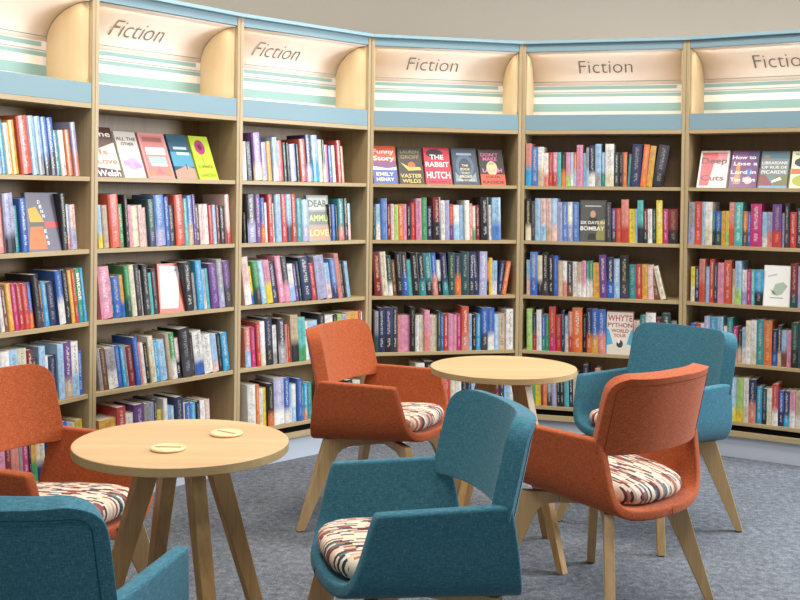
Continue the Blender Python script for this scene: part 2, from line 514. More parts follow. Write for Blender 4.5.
disc(168, 449.5, radians(0), 'pale wooden disc nearer the front edge of the left round table')
disc(226.5, 434.5, radians(-35), 'pale wooden disc nearer the back right edge of the left round table')

# ------------------------------------------------------------------ armchairs (front = +x)
def lerp_path(P, t):
    for i in range(len(P) - 1):
        if t <= P[i + 1][0] or i == len(P) - 2:
            a, c = P[i], P[i + 1]; k = (t - a[0]) / (c[0] - a[0])
            k = max(0, min(1, k))
            return [a[j] + (c[j] - a[j]) * k for j in range(1, len(a))]

def make_chair(kind):
    fab, seam = (M['orange'], M['orange_seam']) if kind == 'orange' else (M['teal'], M['teal_seam'])
    t = empty('armchair', (0, 0, 0), 0)
    # --- shell: t, y, z, x_rear, x_front for half of the U-shaped section (inner face)
    P = [(0.00, 0.000, 0.420, -0.296, 0.254), (0.14, 0.075, 0.420, -0.293, 0.251), (0.28, 0.145, 0.421, -0.280, 0.240),
         (0.40, 0.195, 0.430, -0.262, 0.222), (0.50, 0.224, 0.455, -0.243, 0.208), (0.62, 0.233, 0.505, -0.232, 0.192),
         (0.74, 0.237, 0.555, -0.222, 0.180), (0.87, 0.241, 0.602, -0.212, 0.168), (0.97, 0.244, 0.634, -0.204, 0.160), (1.00, 0.2445, 0.643, -0.200, 0.152)]
    ss = [-q[0] for q in reversed(P[1:])] + [q[0] for q in P]
    xs = [0, .03, .10, .25, .42, .58, .75, .90, .97, 1]
    b = MB()
    for s in ss:
        y, z, xr, xf = lerp_path(P, abs(s)); y = y if s >= 0 else -y
        for u in xs:
            xx = xr + (xf - xr) * u
            b.v.append((xx, y, z + 0.065 * xx * max(0.0, min(1.0, (0.643 - z) / 0.19))))
    n = len(xs)
    for i in range(len(ss) - 1):
        for j in range(n - 1):
            b.f.append([i * n + j, i * n + j + 1, (i + 1) * n + j + 1, (i + 1) * n + j]); b.fm.append(0)
    sh = b.build('shell', fab, t, smooth=True)
    me = sh.data
    # keep all normals up/inwards, then thicken outwards
    bm = bmesh.new(); bm.from_mesh(me)
    if sum(f.normal.z for f in bm.faces) < 0: bmesh.ops.reverse_faces(bm, faces=bm.faces)
    bm.to_mesh(me); bm.free()
    md = sh.modifiers.new('s', 'SOLIDIFY'); md.thickness = 0.036; md.offset = -1; md.use_even_offset = True
    bv = sh.modifiers.new('b', 'BEVEL'); bv.width = 0.010; bv.segments = 2; bv.limit_method = 'ANGLE'; bv.angle_limit = radians(50)
    sb = sh.modifiers.new('d', 'SUBSURF'); sb.levels = 1; sb.render_levels = 1
    bake(sh)
    # centre seams on front and rear lips
    for sx, xx in ((1, 0.2545), (-1, -0.2965)):
        b = MB(); b.tube([(xx + sx * 0.0, 0, 0.412 + .065 * xx), (xx + sx * 0.0010, 0, 0.402 + .065 * xx), (xx, 0, 0.392 + .065 * xx)], 0.0012)
        b.build('seam', seam, sh)
    # --- seat cushion
    b = MB(); n = 64
    prof = [(0.90, 0.4205), (0.955, 0.428), (0.99, 0.442), (1.0, 0.454), (0.985, 0.468), (0.95, 0.478), (0.88, 0.486), (0.7, 0.492), (0.4, 0.495), (0.0, 0.496)]
    for (k, z) in prof[:-1]:
        for j in range(n):
            a = 2 * pi * j / n
            c, s_ = cos(a), sin(a); e = 2 / 3.1
            x = 0.012 + (0.226 if c > 0 else 0.278) * k * math.copysign(abs(c) ** e, c)
            y = 0.212 * k * math.copysign(abs(s_) ** e, s_)
            b.v.append((x, y, z + 0.004 + 0.075 * x))
    b.v.append((0.012, 0, 0.500)); m = len(prof) - 1
    for i in range(m - 1):
        for j in range(n):
            l = (j + 1) % n; b.f.append([i * n + j, i * n + l, (i + 1) * n + l, (i + 1) * n + j]); b.fm.append(0)
    for j in range(n):
        b.f.append([(m - 1) * n + j, (m - 1) * n + (j + 1) % n, len(b.v) - 1]); b.fm.append(0)
    b.f.append([j for j in reversed(range(n))]); b.fm.append(0)
    b.build('seat_cushion', M['cushion'], t, smooth=True)
    # --- backrest: upholstered pad, hollow in plan, reclined
    Z0, Z1, W, Rc = 0.598, 0.856, 0.250, 0.055
    def bp(a, q, off=0.0):
        """a -1..1 across, q 0..1 up; off = distance behind the front face"""
        z = Z0 + (Z1 - Z0) * q
        hw = W - 0.004 * q
        top = Z1 - z
        if top < Rc: hw -= Rc - math.sqrt(max(0, Rc * Rc - (Rc - top) ** 2))
        bot = z - Z0
        if bot < 0.02: hw -= (0.02 - math.sqrt(max(0, 0.02 ** 2 - (0.02 - bot) ** 2))) * 0.9
        y = a * hw
        x = -0.221 - 0.055 * q + 0.078 * (abs(y) / W) ** 2.8 - off
        return (x, y, z)
    A_ = [-1, -.96, -.85, -.65, -.4, -.15, .15, .4, .65, .85, .96, 1]
    Q_ = [0, .03, .08, .2, .4, .6, .75, .85, .92, .97, 1]
    b = MB()
    for q in Q_:
        for a in A_: b.v.append(bp(a, q))
    n = len(A_)
    for i in range(len(Q_) - 1):
        for j in range(n - 1):
            b.f.append([i * n + j, i * n + j + 1, (i + 1) * n + j + 1, (i + 1) * n + j]); b.fm.append(0)
    bk = b.build('backrest', fab, t, smooth=True)
    bm = bmesh.new(); bm.from_mesh(bk.data)
    if sum(f.normal.x for f in bm.faces) < 0: bmesh.ops.reverse_faces(bm, faces=bm.faces)
    bm.to_mesh(bk.data); bm.free()
    md = bk.modifiers.new('s', 'SOLIDIFY'); md.thickness = 0.056; md.offset = -1
    bv = bk.modifiers.new('b', 'BEVEL'); bv.width = 0.012; bv.segments = 2; bv.limit_method = 'ANGLE'; bv.angle_limit = radians(50)
    sb = bk.modifiers.new('d', 'SUBSURF'); sb.levels = 1; sb.render_levels = 1
    bake(bk)
    for off, ins in ((0.0575, 0.022), ):
        pts = []
        hz = ins / (Z1 - Z0)
        for k in range(10): pts.append((-1 + ins / W, 0.0 + k * (1 - 2.2 * hz) / 9))
        for k in range(1, 5):
            pts.append((-1 + ins / W + 0.11 * (1 - cos(k * pi / 8)), 1 - 2.2 * hz + 1.2 * hz * sin(k * pi / 8)))
        for k in range(1, 12): pts.append((-0.81 + k * 1.62 / 12, 1 - hz))
        pts += [(-p[0], p[1]) for p in reversed(pts[:14])]
        q3 = []
        for (a, q) in pts:
            z = Z0 + (Z1 - Z0) * q; y = a * (W - 0.004 * q)
            x = -0.221 - 0.055 * q + 0.078 * (abs(y) / W) ** 2.8
            # shift along the surface normal in plan
            sl = 0.078 * 2.8 * (abs(y) / W) ** 1.8 / W * (1 if y > 0 else -1)
            nn = Vector((-1, sl)).normalized()
            q3.append((x + nn.x * (off - 0.001), y + nn.y * (off - 0.001), z - 0.2 * 0.0 - 0.011))
        b = MB(); b.tube(q3, 0.0010); b.build('piping', seam, bk, smooth=True)
    # --- timber frame: two diagonal rails crossing under the seat, a leg at each end
    a0 = atan2(0.280, 0.262)
    for k, a in enumerate((a0, pi - a0)):
        b = MB()
        def fr(p, q, d): return (cos(a) * p - sin(a) * d, sin(a) * p + cos(a) * d, q)
        zt = 0.384 - 0.0
        b.prism([(-0.15, 0.345), (0.15, 0.345), (0.15, zt), (-0.15, zt)], fr, -0.016, 0.016)
        b.build('cross_rail', M['chair_leg'], t, bevel=0.002, seg=1)
    for a in (a0, pi - a0, pi + a0, -a0):
        prof = [(0.284, 0.386), (0.293, 0.36), (0.402, 0.004), (0.372, 0.004), (0.240, 0.290), (0.228, 0.316), (0.208, 0.335), (0.176, 0.344), (0.151, 0.345), (0.151, 0.384)]
        def fn(p, q, d): return (cos(a) * p - sin(a) * d, sin(a) * p + cos(a) * d, q)
        b = MB(); b.prism(prof, fn, -0.016, 0.016)
        lg = b.build('leg', M['chair_leg'], t, bevel=0.0025, seg=2)
        b = MB(); b.prism([(0.377, 0.0), (0.398, 0.0), (0.398, 0.0052), (0.377, 0.0052)], fn, -0.010, 0.010)
        b.build('glide', M['glide'], lg)
    return t

def copy_tree(o, parent=None):
    c = o.copy(); COL.objects.link(c)
    if parent: c.parent = parent
    for ch in list(o.children): copy_tree(ch, c)
    return c

protos = {k: make_chair(k) for k in ('orange', 'teal')}
used = set()
CH = [  # colour, x, y, facing x, facing y, label
    ('orange', -1.062, 3.28, 0.925, -0.38, 'orange armchair at the left picture edge, behind the left round table'),
    ('orange', -0.050, 4.690, 0.92, -0.39, 'orange armchair facing right, standing before the third bookcase'),
    ('teal', 0.030, 2.940, -0.965, -0.26, 'teal armchair in the centre foreground, facing left'),
    ('orange', 0.728, 3.810, -0.662, 0.749, 'orange armchair seen from behind in the right foreground'),
    ('teal', 1.092, 4.667, -0.78, -0.62, 'teal armchair at right, behind the orange one seen from behind'),
    ('teal', -0.765, 2.295, 0.205, 0.979, 'teal armchair seen from behind, cropped by the bottom left corner'),
]
for kind, x, y, fx, fy, lab in CH:
    c = copy_tree(protos[kind]) if kind in used else protos[kind]
    used.add(kind)
    c.location = (x, y, 0); c.rotation_euler = (0, 0, atan2(fy, fx))
    tag(c, lab, 'armchair', kind + ' upholstered armchairs')

#BOOKS#
# ------------------------------------------------------------------ books
CC = dict(r='C23A34', ro='CF4F33', dr='7E2328', o='DE7434', s='D88576', pi='E2BDB4', p='DF8FA9', m='C22A72', pu='6A3F86',
          n='262F58', b='2F62B4', mb='5580C4', lb='9DC3E0', cy='35A0D0', t='2C8A8C', dt='214B47', g='3F9A5C', lg='A6CF6C',
          y='E6CC34', am='E0A63A', w='E6E2DB', c='DDD3B4', gy='9B9A9B', k='201E22', dk='3C3A42', br='77492F', lv='A7A5C6',
          tq='56B9B4', be='C6AE8C')
CN = dict(r='red', ro='orange-red', dr='dark red', o='orange', s='salmon', pi='pale pink', p='pink', m='magenta', pu='purple',
          n='navy', b='blue', mb='mid-blue', lb='light blue', cy='bright blue', t='teal', dt='dark green', g='green', lg='lime',
          y='yellow', am='amber', w='white', c='cream', gy='grey', k='black', dk='charcoal', br='brown', lv='lavender',
          tq='turquoise', be='beige')
DARK = set('r ro dr m pu n b mb t dt g k dk br o cy'.split())

# every row: bay, shelf, crop origin x, y, enlargement, lean, then "x,top,colour[/lower colour][,lean]" ... , end x
ROWS = [
 (0,0,0,110,8.567,-.085,"-50,85,dr -8,80,lv 32,80,cy 76,110,c 125,85,am 185,45,ro 278,50,lb 330,55,lb/gy 385,60,mb/k 435,65,b/dk 493,172,t 546,172,w/pi 592,168,o 640,105,lv/s 684"),
 (0,1,0,185,8.567,-.06,"-40,150,dr -2,150,s 52,65,lv/k 140,175,t 190,110,b 250,65,FACE0 540,70,k/dk 588,165,lb/s 625,165,pi/lv 678"),
 (0,2,0,260,8,-.085,"-60,190,b -20,190,lb/w 20,205,w 52,212,br 90,182,am 132,180,m 170,180,r 212,180,r 258,175,b/o 296,105,k/dk 346,165,dr 370,165,cy 410,165,n 478,75,b/w 530,70,k 574,78,am 603,65,r 632,60,g/t 672,58,cy 706"),
 (0,3,0,335,8.567,-.04,"-90,150,lb -20,150,n/lb 20,135,w/lb 100,120,lb 170,110,c 245,120,dr 300,195,dk 350,90,lb 405,175,w 442,170,n 508,70,lb 560,55,pu/be 625,50,w/lb 683,130,b 724"),
 (0,4,0,395,5.714,-.04,"-60,148,w -15,148,p 37,148,dr 70,148,s 115,155,gy 134,148,m 168,150,k 183,148,am/g 215,148,c/n 262,150,t 300,150,n 350,150,b 402,150,lb 425,153,c 452,135,y 518,172,p 530"),
 (1,0,95,120,5.714,0,"-14,35,FACE1 172,63,FACE2 308,70,FACE3 472,80,FACE4 600,90,FACE5 720"),
 (1,1,95,190,5.714,-.06,"30,85,lb/y 57,85,be 90,22,ro 147,80,g 178,28,k 200,85,p 222,88,c 262,85,pi 286,100,pi 310,50,dt/n 350,25,mb/lv 405,38,b 432,85,k 465,25,ro 514,48,tq 536,30,mb/be 566,25,pu 584,85,dk 608,82,pi 635,80,w 662,85,r 686,85,lb 705,85,dr 724,90,k 752,25,pi/r 777"),
 (1,2,95,255,5.714,-.085,"38,62,p 103,115,dt 117,118,b 163,112,am/b 188,58,g/dt 215,55,c 243,50,dk 273,85,w 288,48,k/dk 322,100,tq 347,75,dk 372,52,FACE6 520,35,k 568,100,gy 592,28,cy 627,80,lv/pi 648,75,tq 668,42,pu 712,20,gy/lv 744,28,pu/dk 785"),
 (1,3,95,322,5.714,-.10,"36,145,gy 58,145,br 88,140,gy/w 142,130,b 170,130,cy 190,135,gy 204,130,dr 240,80,b 268,115,s 286,115,w 305,118,k 325,75,c 355,100,cy 384,95,lb 424,62,be 444,55,g/w 474,88,pi/k 504,25,k/dk 564,75,k 584,45,w/b 635,65,w 682,62,lb/pi 718,60,k 742,55,cy 777"),
 (1,4,95,385,5.714,-.04,"38,190,am 134,120,r 184,160,w/b 234,105,pu 290,100,gy/dt 322,95,lv 345,80,dk 362,140,y 398,75,w/lv 422,115,lb 444,118,lb/b 466,62,n/pu 512,100,c 527,100,b 560,98,cy/n 588,90,k 612,85,w/lb 642,80,pi 668"),
 (2,0,240,125,6.154,-.075,"18,100,pi/w 50,102,k 86,45,pu/be 143,105,lv 178,100,am 207,75,lb/w 240,95,r 280,108,dt 300,110,k 320,115,lv 360,118,dt 374,85,ro 412,60,n/lv 449,62,lb/cy 488,90,c 514,92,dt/c 530,122,p 556,128,b 578,125,c 602,95,r 631,130,be 651"),
 (2,1,240,188,6.154,-.05,"32,150,k 50,38,dk/lv 100,38,pu 132,60,b/o 158,90,w 178,38,r 207,95,w 222,38,lb 258,38,r 292,38,lb/dk 322,38,r 350,62,t 386,70,lb/lv 425,45,FACE7 560,100,k 574,100,b 596,110,dk 608,65,t/s 643,62,k 668,95,lb/pi 692"),
 (2,2,240,248,6.154,-.13,"32,50,pi/w 74,110,y/b 102,75,g/dk 136,75,lb 166,70,p/y 206,80,n 244,45,p 278,45,dk/p 314,95,w/lb 352,95,pu 372,80,dt 388,45,n 448,90,r 480,40,lv 540,90,lb/pi 576,60,mb/n 606,30,s 632,80,dk 652,80,k 666,80,lb 690"),
 (2,3,240,308,6.154,-.05,"42,120,s/lb 76,115,m 106,85,r 130,80,w/c 160,58,n/k 206,105,w/gy 240,60,dk/gy 284,100,s 304,100,r 318,40,be/k 364,55,tq/g 408,80,w 430,75,lb 490,30,k/lb 530,40,w 578,38,k 606,35,lg 633,35,lv 662,20,am 735,10,r 750,20,w 775"),
 (2,4,240,368,9.375,-.03,"75,155,w 150,152,o 186,190,w/c 230,185,y 264,140,k/o 322,88,lv/w 416,88,b/w 468,155,lb/w 498,150,w/lb 542,95,b 586,155,t 612,140,cy/s 645,130,t 688,40,g/dt 765,60,g 830,120,w 885,110,lb 940,120,w 1010,110,k 1070,115,w 1140,120,b 1200"),
 (3,0,370,140,5.333,0,"16,30,FACE8 160,38,FACE9 300,40,FACE10 450,42,FACE11 596,50,FACE12 738"),
 (3,1,370,190,5.333,-.02,"16,75,dt 34,75,lb/w 60,45,mb 92,75,dr 114,75,pi 132,78,lg 154,75,o 180,75,p 199,78,k 222,68,r 246,45,p 276,40,g 305,85,n 338,38,dr/k 378,55,w 401,55,lv 425,75,ro/pu 449,80,w/lb 479,80,lb 506,55,w 532,72,s 550,85,c/g 566,80,dr 592,38,k 634,80,w 652,40,lb/mb 698"),
 (3,2,370,245,5.333,-.075,"26,40,dr 68,35,c 98,55,dt/w 124,80,br 148,35,k 180,38,dk/b 208,78,tq 232,40,k 268,42,k/t 300,42,t/k 338,42,b/s 364,80,w/k 390,42,n/t 420,40,dt,-.03 454,45,n/o,-.03 486,35,dt,-.015 527,38,n/dk,-.01 556,35,n 583,35,lv,0 622,85,o/k,0 637,70,y,0 653,85,lb/w,0 680,85,n,.1 704,85,o,.16 728"),
 (3,3,370,300,5.333,-.005,"24,60,gy/dt 45,42,n 78,40,n/k 121,38,dk 147,82,s 164,82,p 214,38,k 241,82,w 263,82,c 290,55,p/s 318,80,pi 337,82,c 360,58,dt 377,75,b 397,75,r 419,75,p 443,80,p 464,75,m 488,35,ro/s 526,75,lb 547,80,k 569,75,cy 594,42,b/dk 627,42,b/w 662,75,lb 688,72,be 725,48,w 764"),
 (3,4,370,350,5.333,-.01,"40,85,g 70,80,w 100,75,k 150,72,m 200,75,pu 244,70,w 292,60,k 345,75,b 385,75,r 428,70,c 455,70,w 487,80,k/am 519,70,n 540,75,lb 562,75,k 590,90,br 625,85,c 665,80,dr 690,80,n 715,78,lb 745,78,w 775"),
 (4,0,522,138,5,-.0,"18,28,s/cy 48,45,mb 80,45,w/be 108,75,w/s 131,72,r 153,72,p/r 175,72,tq 195,72,k/o 218,72,p/lg 241,72,lb/w 258,72,o/lb 273,35,p 304,75,lb 321,48,gy/lb 334,38,n/w 366,30,lb/gy 396,72,lb/t 416,30,w/c 459,72,dk 484,72,k 504,72,o 525,80,t,.05 540,30,n,.05 590,32,o,.085 620,38,am,.10 650,32,dk/k,.16 705"),
 (4,1,522,192,5,-.01,"18,32,k/c 47,45,dk 66,32,lb 93,32,pi/lb 121,32,pi/be 149,32,lb/pi 178,50,lv 203,50,mb 229,50,w/lv 254,50,mb 285,40,FACE13 421,50,dk 446,82,pu/dk 471,82,ro 498,38,s/r 534,85,y 567,85,lb 578,42,tq/k 607,85,dr/k 629,85,w 652,85,dt 672,42,y 703,85,m 731,85,dr/k 780"),
 (4,2,522,245,5,-.01,"22,75,lb/pi 42,35,mb/b 78,52,c/k 103,38,k/dk 133,52,k 158,55,b 180,80,be 203,82,w/s 226,85,dk/br 252,85,w 276,88,be/w 299,80,p/w 320,82,t/w 337,80,g/w 355,90,am 390,50,pu,-.04 426,62,n/b 460,70,lb 489,55,k/dk 534,100,t 570,100,r 600,98,am 628,100,pi 660,102,br,-.2 694,105,c,-.25 722"),
 (4,3,522,300,5,-.01,"24,45,lg 52,68,n/r 73,50,w 98,75,b/t 118,75,g 136,35,r/m 168,78,r 198,55,n 213,80,lb/w 233,60,s/r 253,40,o 302,78,k 324,45,n/o 350,45,b/am 380,50,b/s 419,52,FACE14 558,105,pi 572,105,c 592,78,t 620,65,w/dr 670,92,dr 700,68,dt/s 745,110,gy 775"),
 (4,4,522,360,10,-.02,"75,125,g 130,110,y 192,125,dr 208,120,o 250,115,gy/dk 298,110,lv 348,115,k 380,110,dk/k 423,115,tq 470,100,n 512,130,c 565,120,b 617,50,n 668,120,w 735,88,s 790,130,r 870,120,c 945,120,g 1000,90,w 1095,130,b 1160,120,k 1220,110,lb 1290,110,r 1350"),
 (5,0,685,145,6.957,0,"78,42,FACE15 298,42,FACE16 508,45,FACE17 722,45,FACE18 930"),
 (5,1,685,197,6.957,.01,"20,35,gy/lv 67,32,r/ro 117,35,lb 138,35,w/c 188,98,t/k 206,98,b/dt 250,98,am 278,98,y/lg 306,38,s/ro 342,38,tq 398,100,o/br 432,105,b 454,48,m 530,105,lb/w 571,105,lv/s 606,52,pu/r 670,112,lv 690,45,k/dk 724,105,r 772,78,dk 812,80,c 860,80,b 900"),
 (5,2,685,255,6.957,.01,"34,82,y/c 64,82,n 97,28,s/ro 137,82,lb 169,30,r 200,55,dk 225,55,p 270,38,ro 322,98,be/c 346,42,lb/lg 390,105,w/lv 426,102,m 454,105,tq 480,105,cy/k 540,70,FACE19 730,60,dr/dt 784,80,lv 830,80,w 870"),
 (5,3,685,312,6.957,.01,"32,80,b 70,82,r 104,82,w 131,30,lv/w 170,35,cy/lb 222,35,lb/w 262,100,w 290,42,t/b 327,105,m/p 362,130,k/be 390,110,lb/w 420,62,c/w 458,58,w/c 496,55,t 546,62,o 602,125,n/b 638,95,dk/be 667,130,lb/br 703,135,p 736,75,dt/k 786,90,dt 835"),
 (5,4,725,372,8.82,.01,"-190,60,r -150,100,w -100,60,b -55,60,g -10,60,c 40,50,lb/y 98,55,lg/y 160,55,w/c 207,68,n/s 270,135,cy 320,150,dt/k 363,150,w/c 412,108,r/w 466,170,b/n 515,170,n/cy 563,170,p/w 614,175,be/w 668,170,c 720"),
]

def on_bay(bay, px, z, d):
    """distance along a bookcase front (set back by d) at which the photo column px is met at height z"""
    A, B, L, ang = cases[bay]
    ux, uy = cos(ang), sin(ang)
    lo, hi = -0.6, L + 0.6
    for _ in range(40):
        t_ = (lo + hi) / 2
        if proj(A.x + ux * t_ - uy * d, A.y + uy * t_ + ux * d, z)[0] < px: lo = t_
        else: hi = t_
    return t_
def top_z(bay, t_, d, py):
    A, B, L, ang = cases[bay]
    X = A.x + cos(ang) * t_ - sin(ang) * d; Y = A.y + sin(ang) * t_ + cos(ang) * d
    lo, hi = 0.0, 3.0
    for _ in range(40):
        z = (lo + hi) / 2
        if proj(X, Y, z)[1] > py: lo = z
        else: hi = z
    return z

def book_mesh(w_, h_, d_, c1, c2, split, ink, ink_on, seed):
    """jacket: rounded spine at y = 0 and two boards; colours and lettering live on the faces"""
    t_ = min(0.0022, w_ * 0.14)
    bulge = min(0.004, w_ * 0.16)
    v, f, cl, uvs = [], [], [], []
    pr = [(0, bulge), (w_ * .18, bulge * .25), (w_ * .5, 0), (w_ * .82, bulge * .25), (w_, bulge)]
    g_ = 0.09
    hz = [0, h_ * (split - g_), h_ * (split + g_), h_]
    for z in hz: v += [(x, y, z) for x, y in pr]
    us = seed * 7.0
    for k in range(3):
        c = (c2 if k == 0 else c1) if k != 1 else (c2, c2, c1, c1)
        for j in range(4):
            a = k * 5 + j
            f.append((a, a + 1, a + 6, a + 5)); cl.append(c)
            u0, u1 = pr[j][0] / w_, pr[j + 1][0] / w_
            v0, v1 = hz[k] / h_, hz[k + 1] / h_
            uvs.append([(us + u0, us + v0 * .999), (us + u1, us + v0 * .999), (us + u1, us + v1 * .999), (us + u0, us + v1 * .999)])
    def box(x0, y0, z0, x1, y1, z1, c):
        b_ = len(v)
        v.extend([(x, y, z) for z in (z0, z1) for y in (y0, y1) for x in (x0, x1)])
        for q in ((0, 2, 3, 1), (4, 5, 7, 6), (0, 1, 5, 4), (2, 6, 7, 3), (0, 4, 6, 2), (1, 3, 7, 5)):
            f.append([b_ + i for i in q]); cl.append(c); uvs.append([(0, 0)] * 4)
    box(0, bulge, 0, t_, d_, h_, c1)
    box(w_ - t_, bulge, 0, w_, d_, h_, c1)
    # thickness of the spine
    b_ = len(v)
    v.extend([(x, y + 0.0015, z) for z in (0, h_) for x, y in pr])
    for j in range(4):
        f.append((b_ + j + 6, b_ + j + 1, b_ + j, b_ + j + 5)); cl.append(c1); uvs.append([(0, 0)] * 4)
        f.append((15 + j, 16 + j, b_ + 6 + j, b_ + 5 + j)); cl.append(c1); uvs.append([(0, 0)] * 4)
        f.append((j + 1, j, b_ + j, b_ + j + 1)); cl.append(c1); uvs.append([(0, 0)] * 4)
    return v, f, cl, uvs, t_, bulge

def fill(me, cl, uvs, ink, on):
    ca = me.color_attributes.new('col', 'FLOAT_COLOR', 'CORNER')
    ci = me.color_attributes.new('ink', 'FLOAT_COLOR', 'CORNER')
    uv = me.uv_layers.new(name='spine')
    A_, B_, U_ = [], [], []
    for p, c, q, ik in zip(me.polygons, cl, uvs, ink):
        for k in range(p.loop_total):
            A_ += (c[k] if isinstance(c[0], tuple) else c); B_ += ik; U_ += q[k]
    ca.data.foreach_set('color', A_); ci.data.foreach_set('color', B_); uv.data.foreach_set('uv', U_)

ORD = ['first', 'second', 'third', 'fourth', 'fifth', 'sixth', 'seventh', 'eighth', 'ninth', 'tenth', 'eleventh', 'twelfth',
       'thirteenth', 'fourteenth', 'fifteenth', 'sixteenth', 'seventeenth', 'eighteenth', 'nineteenth', 'twentieth',
       'twenty-first', 'twenty-second', 'twenty-third', 'twenty-fourth', 'twenty-fifth', 'twenty-sixth', 'twenty-seventh', 'twenty-eighth', 'twenty-ninth', 'thirtieth']
SHN = ['top shelf', 'second shelf', 'third shelf', 'fourth shelf', 'bottom shelf']

